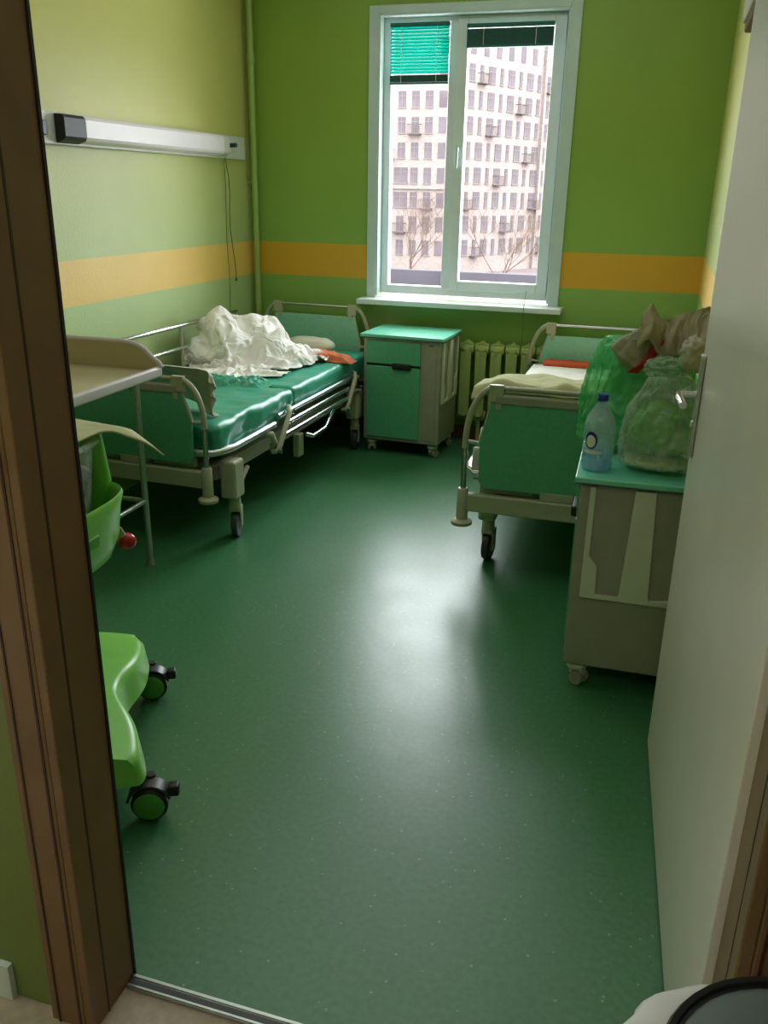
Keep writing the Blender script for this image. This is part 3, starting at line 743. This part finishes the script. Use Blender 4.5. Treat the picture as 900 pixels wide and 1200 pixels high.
def bagfn(c, rx, ry, h, neck=.35, seed=0., fold=.1, power=.75):
    """plastic bag: full at the base, gathered at the top"""
    def fn(d):
        z = (d.z+1)/2
        w = (1-(max(0, z-.25)/.75)**2.2*(1-neck)) * min(1., (z/.10)**.5 if z < .10 else 1.)
        ln = math.hypot(d.x, d.y) or 1e-6; a = math.atan2(d.y, d.x); rr = 1. if z < .97 else ln/.342
        q = abs(math.cos(a))**power*math.copysign(1, math.cos(a)), abs(math.sin(a))**power*math.copysign(1, math.sin(a))
        f = 1+fold*(ridge((math.cos(a)*1.2, math.sin(a)*1.2, z*1.1), 2.6, seed)-.45)+.05*noise.noise((math.cos(a)*5, math.sin(a)*5, z*3+seed))
        edge = min(1., ln*3) if (z > .9 or z < .1) else 1.
        zz = c[2]+z*h
        if z > .85: zz += .03*noise.noise((d.x*3, d.y*3, seed))*edge
        return Vector((c[0]+q[0]*rx*w*f*edge, c[1]+q[1]*ry*w*f*edge, max(c[2]+.0008, zz)))
    return fn
o = B().blob(bagfn((-.02, 3.045, ZT), .185, .105, .395, .62, 3., .24), 6).build('plastic_bag', M['greenbag'], smooth=True, angle=180)
tag(o, 'shiny green plastic bag at the back of the cabinet behind the bottle', 'bag')
o = B().blob(bagfn((-.01, 3.043, ZT+.012), .14, .078, .30, .6, 6., .12), 5).build('fabric_bundle', M['greenstuff'], smooth=True, angle=180)
tag(o, 'dark green cloth bundle inside the green bag', 'cloth')
o = B().blob(bagfn((.075, 2.815, ZT), .132, .10, .31, .42, 17., .2), 6).build('plastic_bag', M['clearbag'], smooth=True, angle=180)
tag(o, 'cloudy clear plastic bag with green contents next to the door handle', 'bag')
o = B().blob(bagfn((.07, 2.82, ZT+.06), .105, .07, .16, .5, 9., .25), 5).build('fabric_bundle', M['greenstuff'], smooth=True, angle=180)
tag(o, 'bright green bundle seen inside the cloudy clear bag', 'cloth')
def pad(d):
    return Vector((.065+d.x*.105*(1+.1*noise.noise(d*2)), 2.82+d.y*.075, ZT+.03+d.z*.024*(1+.3*noise.noise(d*3))))
tag(B().blob(pad, 4).build('folded_pad', M['blanket'], smooth=True, angle=180), 'pale folded pad lying in the bottom of the clear bag', 'pad')
# taupe garment on top of the bags
def garment(u, v):
    x = -.035+.235*u
    top = 1.245+.032*math.exp(-((u-.10)/.09)**2)-.012*math.exp(-((u-.32)/.08)**2)+.03*sm(u, .4, .9)
    f = ridge((u*2.6, v*.7, 0), 1.5, 5., 3)-.45
    if v < .4:                                      # back half, behind the crest
        q = v/.4; y = 3.0-.085*q; z = top-.10*(1-q)**1.6
    else:
        q = (v-.4)/.6; y = 2.915-.06*sm(q, 0, 1)-.02*q; z = top-(.105+.03*noise.noise((u*3, 2, 0)))*q**1.3
    y -= .045*f*(.35+.65*sm(v, .3, .8)); z += .012*f
    x += .018*noise.noise((u*3, v*4, 9))-.012*(v > .6)*(v-.6)
    return Vector((min(x, .196), y, z))
tag(B().grid(80, 56, garment).build('garment', M['taupe'], smooth=True, angle=180, solid=.004), 'crumpled taupe garment lying on top of the bags', 'clothing')
def sleeve(u, v):
    a = 2*PI*u; t_ = v
    c_ = Vector((-.005, 2.905, 1.20)).lerp(Vector((-.085, 2.885, 1.085)), t_)
    r_ = (.026+.034*sm(t_, 0, .75))*(1-sm(t_, .82, 1.)*.8); f = 1+.45*(ridge((math.cos(a), math.sin(a), t_*1.2), 1.5, 7.)-.45)
    return c_ + Vector((math.cos(a)*r_*.8, math.sin(a)*r_*.45, -math.cos(a)*r_*.55))*f
tag(B().grid(44, 44, sleeve, True).build('cloth_roll', M['greycloth_d'], smooth=True, angle=180), 'grey beige cloth hanging down between the two bags', 'cloth')
def strap(u, v):
    p_ = Vector((.022, 2.868, 1.175)).lerp(Vector((-.035, 2.862, 1.06)), u)
    return p_ + Vector(((v-.5)*.03+.012*math.sin(u*5), .006*math.sin(v*PI+u*6), .006*math.sin(u*7)))
tag(B().grid(24, 8, strap).build('red_strap', M['redcloth'], smooth=True, angle=180, solid=.006), 'red cloth strip beneath the taupe garment', 'cloth')
def knot(d):
    f = ridge(d, 2.1, 12.)
    return Vector((.055+d.x*.062, 2.83+d.y*.045, 1.092+d.z*.034))+d*(.02*(f-.4))
tag(B().blob(knot, 5).build('bag_knot', M['clearbag'], smooth=True, angle=180), 'twisted cloudy plastic gathered above the clear bag', 'bag')
def roll(d):
    f = ridge(d, 1.8, 2.)
    return Vector((.128+d.x*.036, 2.80+d.y*.04, 1.145+d.z*.05))+d*(.022*(f-.4))
tag(B().blob(roll, 4).build('paper_bundle', M['greycloth'], smooth=True, angle=180), 'rounded off white bundle at the door edge beneath the garment', 'bundle')

# ------------------------------------------------------------------ changing table
ct = thing('changing_table', 'beige changing table with raised rim at the foot of the lamp wall bed', 'table', (-2.31, 2.82, 0))
b = B(); b.rbox(-.36, .36, -.36, .36, .848, .872, .011, (2, 2, 1)); tr = b.build('tray', M['tray'], ct, smooth=True)
def rim_prof(sg):
    # side wall along x: high, dropping in a round shoulder at the right end
    pts = [(-.36, .86), (.355, .86)]
    pts += [(.36, .89), (.35, .905), (.32, .925), (.29, .955), (.26, .972), (.22, .981), (.16, .984), (-.36, .984)]
    return pts
for y in (.345, -.36):
    o = B().prism([(x, -z) for x, z in rim_prof(1)], y, y+.018, RX(-PI/2)).build('side_rim', M['tray'], tr, bevel=.005)
    e = B(); e.tube([(-.36, y+.009, .984), (.16, y+.009, .984), (.22, y+.009, .981), (.26, y+.009, .972), (.29, y+.009, .955), (.32, y+.009, .925), (.35, y+.009, .905), (.362, y+.009, .885)], .0115, 8)
    e.build('rim_edge', M['trayrim'], o, smooth=True)
B().rbox(.338, .362, -.36, .363, .845, .892, .012, (1, 6, 1)).build('front_lip', M['trayrim'], tr, smooth=True)
B().bx(-.375, -.355, -.36, .363, .85, .984).build('back_rim', M['tray'], tr, bevel=.005)
for x in (-.33, .275):
    for y in (-.29, .285):
        o = B().tube([(x, y, .012), (x, y, .85)], .0135, 12).build('leg', M['alu'], ct, smooth=True)
        B().tube([(x, y, 0), (x, y, .03)], [.017, .015], 12).build('foot_cap', M['beige_d'], o, smooth=True)
b = B()
for x in (-.33, .275): b.cyl((x, -.29, .305), (x, .285, .305), .011, 10)
b.cyl((-.33, .285, .305), (.275, .285, .305), .011, 10)
b.build('lower_bar', M['alu'], ct, smooth=True)
b = B()
for x in (-.33, .275): b.bx(x-.012, x+.012, -.3, .295, .82, .847)
b.bx(-.33, .275, .275, .295, .82, .847); b.bx(-.33, .275, -.3, -.28, .82, .847)
b.build('table_frame', M['beige'], ct, bevel=.003)

# ------------------------------------------------------------------ bassinet trolley
BA = math.atan2(-.859, .512)            # direction of the long side with casters
bs = thing('bassinet_trolley', 'lime green baby bassinet trolley with clear tub beside the door frame', 'trolley', (-1.50, 1.785, 0))
# base in its own turned frame: u along BA, v to the right side (towards +x +y)
RB = RZ(BA)
def base_top(u, v):
    """u 0..1 along, v 0..1 from inner to outer"""
    U = -.352+.687*u
    wst = .222-.062*math.exp(-((U-.02)/.135)**2)
    if abs(U) > .28: wst *= .9+.1*math.sqrt(max(0, 1-((abs(U)-.28)/.056)**2))
    s_ = 2*v-1
    z = .235-.03*(abs(s_)**2) - .03*sm(abs(U), .05, .33)
    return U, s_*wst, z+.03
def base_fn(u, v):
    # v runs: skirt bottom -> top -> skirt bottom
    if v < .18: q = v/.18; U, V, z = base_top(u, 0); z0 = .125; return RB @ Vector((U, V*(1.05-.05*q), z0+(z-.012-z0)*q))
    if v > .82: q = (1-v)/.18; U, V, z = base_top(u, 1); z0 = .125; return RB @ Vector((U, V*(1.05-.05*q), z0+(z-.012-z0)*q))
    U, V, z = base_top(u, (v-.18)/.64); 
    return RB @ Vector((U, V*(.985 if v < .2 or v > .8 else 1), z))
b = B(); b.grid(60, 46, base_fn)
for uu in (0, 1):   # close both ends
    vs = [b.bm.verts.new(base_fn(uu, j/45)) for j in range(46)]
    b.bm.faces.new(vs)
bmesh.ops.remove_doubles(b.bm, verts=b.bm.verts[:], dist=1e-5)
base = b.build('base', M['lime'], bs, smooth=True, angle=50, bevel=.0)
b = B(); b.rbox(-.06, .06, -.05, .05, .21, .239, .012, (3, 3, 1)); b.build('socket', M['limed'], base, smooth=True, rot=(0, 0, BA), loc=(-.02, -.02, 0))
def green_caster(x, y, yaw):
    b = B()
    b.tube([(0, .03, .09), (0, .03, .118)], .014, 10)
    hood = [(math.cos(q)*.062, .05+math.sin(q)*.062) for q in [math.radians(a) for a in range(20, 171, 15)]]
    hood += [(math.cos(q)*.054, .05+math.sin(q)*.054) for q in [math.radians(a) for a in range(170, 19, -15)]]
    b.prism([(px, -pz) for px, pz in hood], -.02, .026, RX(-PI/2))
    o = b.build('caster', M['dgrey'], bs, smooth=True, bevel=.002, loc=(x, y, 0), rot=(0, 0, yaw))
    w = B(); w.lathe([(.02, -.022), (.043, -.022), (.0495, -.016), (.0495, .016), (.043, .022), (.02, .022)], 30, T(0, 0, .05) @ RX(PI/2))
    wh = w.build('wheel', M['black'], o, smooth=True)
    w = B(); w.lathe([(.001, .0285), (.034, .0275), (.0405, .025), (.041, .018)], 30, T(0, 0, .05) @ RX(PI/2)); w.build('hubcap', M['hub'], wh, smooth=True)
    w = B(); w.rbox(.05, .08, -.018, .014, .074, .106, .007, (2, 2, 1)); w.build('brake_pedal', M['black'], o, smooth=True)
    return o
P0 = Vector(bs.location)
for (wx, wy, yw) in ((-1.446, 2.157, .42), (-1.139, 1.642, .38)):
    green_caster(wx-P0.x, wy-P0.y, yw)
    q = Vector((wx-P0.x, wy-P0.y, 0)); n_ = Vector((-.859, -.512, 0))
    green_caster(q.x+n_.x*.46, q.y+n_.y*.46, yw)
# column
cx, cy = -.10, .0
b = B(); b.tube([(cx+.05, cy-.02, .20), (cx+.03, cy-.01, .32), (cx, cy, .42), (cx, cy, .56)], [.075, .05, .045, .05], 20)
b.build('column', M['lime'], bs, smooth=True)
# carrier basket: rounded rectangle loft, hollow
ox, oy = -.185, -.04
def rr(hx, hy, r, u):
    """point on a rounded rectangle outline"""
    a = 2*PI*u; c_, s_ = math.cos(a), math.sin(a); e = .42
    return Vector((hx*math.copysign(abs(c_)**e, c_), hy*math.copysign(abs(s_)**e, s_), 0))
rings = [(.10, .26, .505), (.155, .33, .512), (.185, .37, .54), (.205, .392, .60), (.215, .402, .70), (.222, .41, .735), (.218, .406, .745), (.208, .397, .735), (.203, .39, .70), (.193, .38, .60), (.172, .358, .552), (.145, .32, .528), (.10, .26, .522)]
def basket(u, v):
    k = v*(len(rings)-1); i = min(int(k), len(rings)-2); f = k-i
    a, c_ = rings[i], rings[i+1]; hx, hy, z = [a[j]+(c_[j]-a[j])*f for j in range(3)]
    return rr(hx*1.15, hy*1.06, 0, u)+Vector((ox, oy, z))
b = B(); b.grid(72, len(rings), basket, True)
b.bm.faces.new([b.bm.verts.new(basket(i/72, 1)) for i in range(72)]); b.bm.faces.new([b.bm.verts.new(basket(i/72, 0)) for i in range(72)][::-1])
bmesh.ops.remove_doubles(b.bm, verts=b.bm.verts[:], dist=1e-5)
bk = b.build('basket', M['lime'], bs, smooth=True, angle=60)
B().rbox(ox+.226, ox+.246, oy-.10, oy+.21, .628, .665, .008, (1, 4, 1)).build('handle_slot', M['hub'], bk, smooth=True)
# end handle upright in green
b = B(); b.tube([(ox+.10, oy+.40, .60), (ox+.105, oy+.415, .75), (ox+.10, oy+.405, .90)], [.05, .042, .035], 16); b.build('end_post', M['limed'], bs, smooth=True)
# clear tub
tr_ = [(.14, .31, .64), (.165, .335, .645), (.18, .35, .70), (.196, .366, .87), (.198, .368, .892), (.216, .386, .897), (.220, .390, .906), (.214, .384, .914), (.198, .37, .912), (.192, .362, .89), (.176, .345, .71), (.163, .332, .652)]
def tub(u, v):
    k = v*(len(tr_)-1); i = min(int(k), len(tr_)-2); f = k-i
    a, c_ = tr_[i], tr_[i+1]; hx, hy, z = [a[j]+(c_[j]-a[j])*f for j in range(3)]
    return rr(hx, hy, 0, u)+Vector((ox, oy, z))
b = B(); b.grid(72, len(tr_), tub, True); b.bm.faces.new([b.bm.verts.new(tub(i/72, 0)) for i in range(72)][::-1])
bmesh.ops.remove_doubles(b.bm, verts=b.bm.verts[:], dist=1e-5)
b.build('clear_tub', M['cleartub'], bs, smooth=True, angle=60)
b = B(); b.blob(lambda d: Vector((ox+.205, oy+.395, .566))+Vector((d.x*.028, d.y*.028, d.z*.026)), 3)
kn = b.build('red_knob', M['red'], bs, smooth=True); b = B(); b.cyl((ox+.203, oy+.39, .57), (ox+.195, oy+.372, .615), .009, 10); b.build('knob_stem', M['beige'], kn, smooth=True)
# liner mattress and dark item in the tub
px_, py_ = P0.x+ox, P0.y+oy
o = B().rbox(px_-.15, px_+.15, py_-.31, py_+.31, .6475, .685, .016, (6, 10, 1), wr(.003, 8, 4.)).build('bassinet_pad', M['blanket'], smooth=True, angle=180)
tag(o, 'pale green pad lying in the clear bassinet tub', 'pad')
def shoe(u, v):
    a = 2*PI*u; b_ = 2*PI*v
    R1, r1, R_Z = .062, .019, .776
    return Vector((px_+.122+r1*math.sin(b_)*.9, py_+.265+(R1+r1*math.cos(b_))*math.cos(a)*1.15, R_Z+(R1*.75+r1*math.cos(b_))*math.sin(a)))
tag(B().grid(32, 13, shoe, True).build('rolled_strap', M['black'], smooth=True), 'black ring shaped rolled item inside the clear bassinet tub', 'strap')
def cover(u, v):
    X = ox-.215+.415*u; Y = oy-.43+.88*v
    k = u**5*sm(v, .84, 1.); X += .135*k; Y -= .015*k
    d = max(0, X-ox-.225)+max(0, Y-oy-.392)
    z = .926+.020*math.exp(-((X-ox)/.13)**2)-.42*d-.9*d*d+.007*(ridge((X, Y, 0), 6., 6.)-.4)
    return Vector((P0.x+X-.2*d*d, P0.y+Y, z))
o = B().grid(60, 80, cover).build('cover_sheet', M['blanket'], smooth=True, angle=180, solid=.005)
tag(o, 'pale green sheet laid over the clear bassinet tub', 'sheet')

# ------------------------------------------------------------------ bin in the corridor by the right jamb
bn = thing('rubbish_bin', 'dark rimmed grey bin with white liner just outside the doorway', 'bin', (.285, .805, -.012))
B().lathe([(.12, 0), (.13, .005), (.160, .60), (.166, .61), (.167, .636), (.162, .636), (.156, .60), (.125, .02), (.05, .02)], 40).build('bin_body', M['binlid'], bn, smooth=True)
B().lathe([(.166, .634), (.173, .632), (.177, .638), (.173, .646), (.166, .645), (.164, .64)], 44).build('rim', M['black'], bn, smooth=True)
B().lathe([(.165, .638), (.14, .646), (.09, .652), (.002, .655)], 40).build('lid', M['binlid'], bn, smooth=True)
def lin(u, v):
    a = 2*PI*u; f = ridge((math.cos(a)*2, math.sin(a)*2, v), 2.2, 3.)-.4
    wdt = .006+.045*math.exp(-((a-3.0)/.6)**2)
    q = min(1, v/.45)
    r_ = .1685+.006*q+wdt*math.sin(q*PI/2)*(1+.25*f)-(.03*(v-.45) if v > .45 else 0)
    z = .637-.012*q*q-(.22*(v-.45) if v > .45 else 0)+.007*f*q
    return Vector((r_*math.cos(a), r_*math.sin(a), z))
B().grid(80, 16, lin, True).build('bin_liner', M['liner'], bn, smooth=True, angle=180)

# ------------------------------------------------------------------ outside
struct(B().bx(-150, 120, 30, 260, -7.4, -7.0).build('ground', M['ground']))
yd = B().bx(-60, 40, 30, 39.5, -3.2, -2.5).build('terrace', M['ground']); yd['kind'] = 'structure'
tag(B().bx(-40, 30, 40, 40.4, -7.0, -1.85).build('parapet_wall', M['parapet'], bevel=.02), 'low dark grey wall in front of the apartment block', 'wall')
tag(B().bx(-9.42, -9.2, 39.6, 39.8, -2.5, -1.75).build('white_post', M['post'], bevel=.02), 'short white post before the low grey wall outside', 'post')
ab = thing('apartment_building', 'pale stone apartment block with many windows outside', 'building', (-21.5, 96, -7.0))
TH = math.radians(63); ct_, st_ = math.cos(TH), math.sin(TH)
pl = [(-40, 0), (0, 0), (34*ct_, 34*st_), (34*ct_-12, 34*st_+8), (-40, 20)]
B().prism(pl, 0, 34).build('wall', M['facade'], ab)
def winmesh(w, h):
    b = B(); b.bx(-w/2, w/2, -.05, .0, -h/2, h/2)
    b.bx(-w/2-.06, w/2+.06, -.12, 0, -h/2-.1, -h/2, 1); b.bx(-.03, .03, -.08, -.05, -h/2, h/2, 1); b.bx(-w/2, w/2, -.08, -.05, h*.18, h*.18+.06, 1)
    return b
protos = {}
cnt = 0
def put_window(w, h, P, rz):
    global cnt
    k = (w, h)
    if k not in protos:
        o = winmesh(w, h).build('window', [M['pane'], M['farframe']], ab); protos[k] = o
    else:
        o = protos[k].copy(); COL.objects.link(o)
    o.location = P; o.rotation_euler = (0, 0, rz); cnt += 1
rows = [10.63-2.47*k+7.0 for k in range(-1, 7)]
bal = []
for i, z in enumerate(rows):
    for j in range(4):
        wide = (i in (4, 5) and j in (1,))
        if i == 0: continue
        put_window(1.5 if wide else .78, 1.55, (-7.9+1.47*j, 0, z-.1), 0)
        if (i*3+j*5) % 7 == 2: bal.append((-7.9+1.47*j, 0, z-.95, 0))
    for j in range(9):
        d_ = 1.3+1.72*j
        put_window((1.15, .55)[(j+i//3) % 2], 1.6, (d_*ct_, d_*st_, z), TH)
        if (i*2+j*3) % 7 == 3: bal.append((d_*ct_, d_*st_, z-.9, TH))
ex = B()   # windows beyond the hundred that show largest
for i, z in enumerate(rows+[rows[0]+2.47*k for k in range(1, 6)]):
    for x in (-2.02, -9.4, -10.9, -12.4, -15.0, -18.):
        ex.bx(x-.4, x+.4, -.05, 0, z-.9, z+.65)
    for j in range(5):
        d_ = 17.2+2.15*j; ex.box((d_*ct_, d_*st_, z), (.8, .1, 1.6), Matrix.Rotation(TH, 3, 'Z'))
for k in range(1, 6):
    for j in range(5): ex.bx(-7.9+1.47*j-.4, -7.9+1.47*j+.4, -.05, 0, rows[0]+2.47*k-.9, rows[0]+2.47*k+.65)
    for j in range(7):
        d_ = 1.5+2.15*j; ex.box((d_*ct_, d_*st_, rows[0]+2.47*k), (.8, .1, 1.6), Matrix.Rotation(TH, 3, 'Z'))
ex.build('window_rows', M['pane'], ab)['kind'] = 'stuff'
bp0 = None
for (x, y, z, r) in bal:
    if bp0 is None:
        b = B(); b.bx(-.7, .7, -.75, 0, -.12, 0)
        for k in range(9): b.bx(-.68+k*.165, -.655+k*.165, -.73, -.70, 0, .9)
        b.bx(-.7, .7, -.74, -.69, .86, .92); b.bx(-.7, -.66, -.74, 0, .86, .92); b.bx(.66, .7, -.74, 0, .86, .92)
        bp0 = b.build('balcony', M['rail'], ab); o = bp0
    else:
        o = bp0.copy(); COL.objects.link(o)
    o.location = (x, y, z); o.rotation_euler = (0, 0, r)
for (d_, w_) in ((14.25, .4),):   # projecting bays on the turned facade
    B().box((0, 0, 10), (w_, .7, 30)).build('bay', M['facade'], ab, loc=((d_)*ct_, (d_)*st_, 5.), rot=(0, 0, TH))
b = B(); b.bx(-40, 0, -.25, 0, 8.75, 8.95); b.build('cornice', M['facade'], ab)

def tree(label, x, y, z0, h, seed):
    rnd = random.Random(seed)
    t = thing('bare_tree', label, 'tree', (x, y, z0), 0, 'bare trees outside')
    br = B(); tk = B()
    tk.tube([(0, 0, 0), (.1, 0, h*.25), (.0, .1, h*.5)], [.16, .12, .08], 8); tk.build('trunk', M['bark'], t, smooth=True)
    def grow(p, d, ln, r, lvl):
        q = p+d*ln*.5+Vector((rnd.uniform(-1, 1), rnd.uniform(-1, 1), 0))*ln*.05; e = q+(d+Vector((rnd.uniform(-.2, .2), rnd.uniform(-.2, .2), .1))).normalized()*ln*.5
        br.tube([p, q, e], [r, r*.8, r*.55], 5, cap=False)
        if lvl == 0: return
        for _ in range(4):
            nd = (d+Vector((rnd.uniform(-.9, .9), rnd.uniform(-.9, .9), rnd.uniform(-.1, .7)))).normalized()
            s_ = rnd.choice((q, e, e)); grow(s_, nd, ln*rnd.uniform(.55, .8), r*.55, lvl-1)
    for _ in range(5):
        grow(Vector((0, .05, h*rnd.uniform(.3, .5))), Vector((rnd.uniform(-.8, .8), rnd.uniform(-.6, .6), rnd.uniform(.4, 1))).normalized(), h*.3, .032, 3)
    br.build('branches', M['bark'], t)
tree('bare leafless tree before the flat facade seen through the narrow pane', -17.2, 62, -7.0, 8.0, 3)
tree('bare leafless tree before the angled facade seen through the wide pane', -9.6, 56, -7.0, 7.6, 5)

# ------------------------------------------------------------------ light
w = bpy.data.worlds.new('overcast'); SC.world = w; w.use_nodes = True
bg = w.node_tree.nodes['Background']; bg.inputs['Color'].default_value = (.93, .96, 1, 1); bg.inputs['Strength'].default_value = 16.5
def area(name, loc, rot, sx, sy, power, col=(1, 1, 1)):
    l = bpy.data.lights.new(name, 'AREA'); l.shape = 'RECTANGLE'; l.size = sx; l.size_y = sy; l.energy = power; l.color = col
    o = bpy.data.objects.new(name, l); COL.objects.link(o); o.location = loc; o.rotation_euler = rot
    return o
po = area('window_portal', (-1.24, 5.86, 1.78), (-PI/2, 0, 0), 1.12, 1.62, 1); po.data.cycles.is_portal = True
area('room_fill_light', (-1.25, 3.4, 3.02), (0, 0, 0), 2.2, 3.0, 16, (.96, .98, 1))  # added unseen fill lamp, lifts the whole room like ambient light
area('corridor_fill_light', (-.3, -.6, 3.02), (0, 0, 0), 1.5, 1.0, 11, (1, .95, .88))  # added unseen fill lamp behind the camera, softens jamb and door front

# ------------------------------------------------------------------ camera
cam = bpy.data.cameras.new('camera'); co = bpy.data.objects.new('camera', cam); COL.objects.link(co); SC.camera = co
yaw, pitch, roll, fpx = -.2945, -.3566, .0182, 1013.3
f_ = Vector((math.sin(yaw)*math.cos(pitch), math.cos(yaw)*math.cos(pitch), math.sin(pitch)))
r0 = Vector((math.cos(yaw), -math.sin(yaw), 0)); u0 = r0.cross(f_)
r_ = r0*math.cos(roll)+u0*math.sin(roll); u_ = -r0*math.sin(roll)+u0*math.cos(roll)
mw = Matrix((r_, u_, -f_)).transposed().to_4x4(); mw.translation = Vector((0, 0, 1.6)); co.matrix_world = mw
cam.sensor_fit = 'VERTICAL'; cam.sensor_height = 24; cam.sensor_width = 18; cam.lens = fpx/1200*24; cam.clip_start = .05; cam.clip_end = 500
SC.view_settings.view_transform = 'Standard'; SC.view_settings.look = 'None'; SC.view_settings.exposure = 0.; SC.view_settings.gamma = 1.
SC.cycles.max_bounces = 10; SC.cycles.diffuse_bounces = 6; SC.cycles.transparent_max_bounces = 20
SC.cycles.sample_clamp_indirect = 8.; SC.cycles.use_denoising = True; SC.cycles.caustics_reflective = False; SC.cycles.caustics_refractive = False
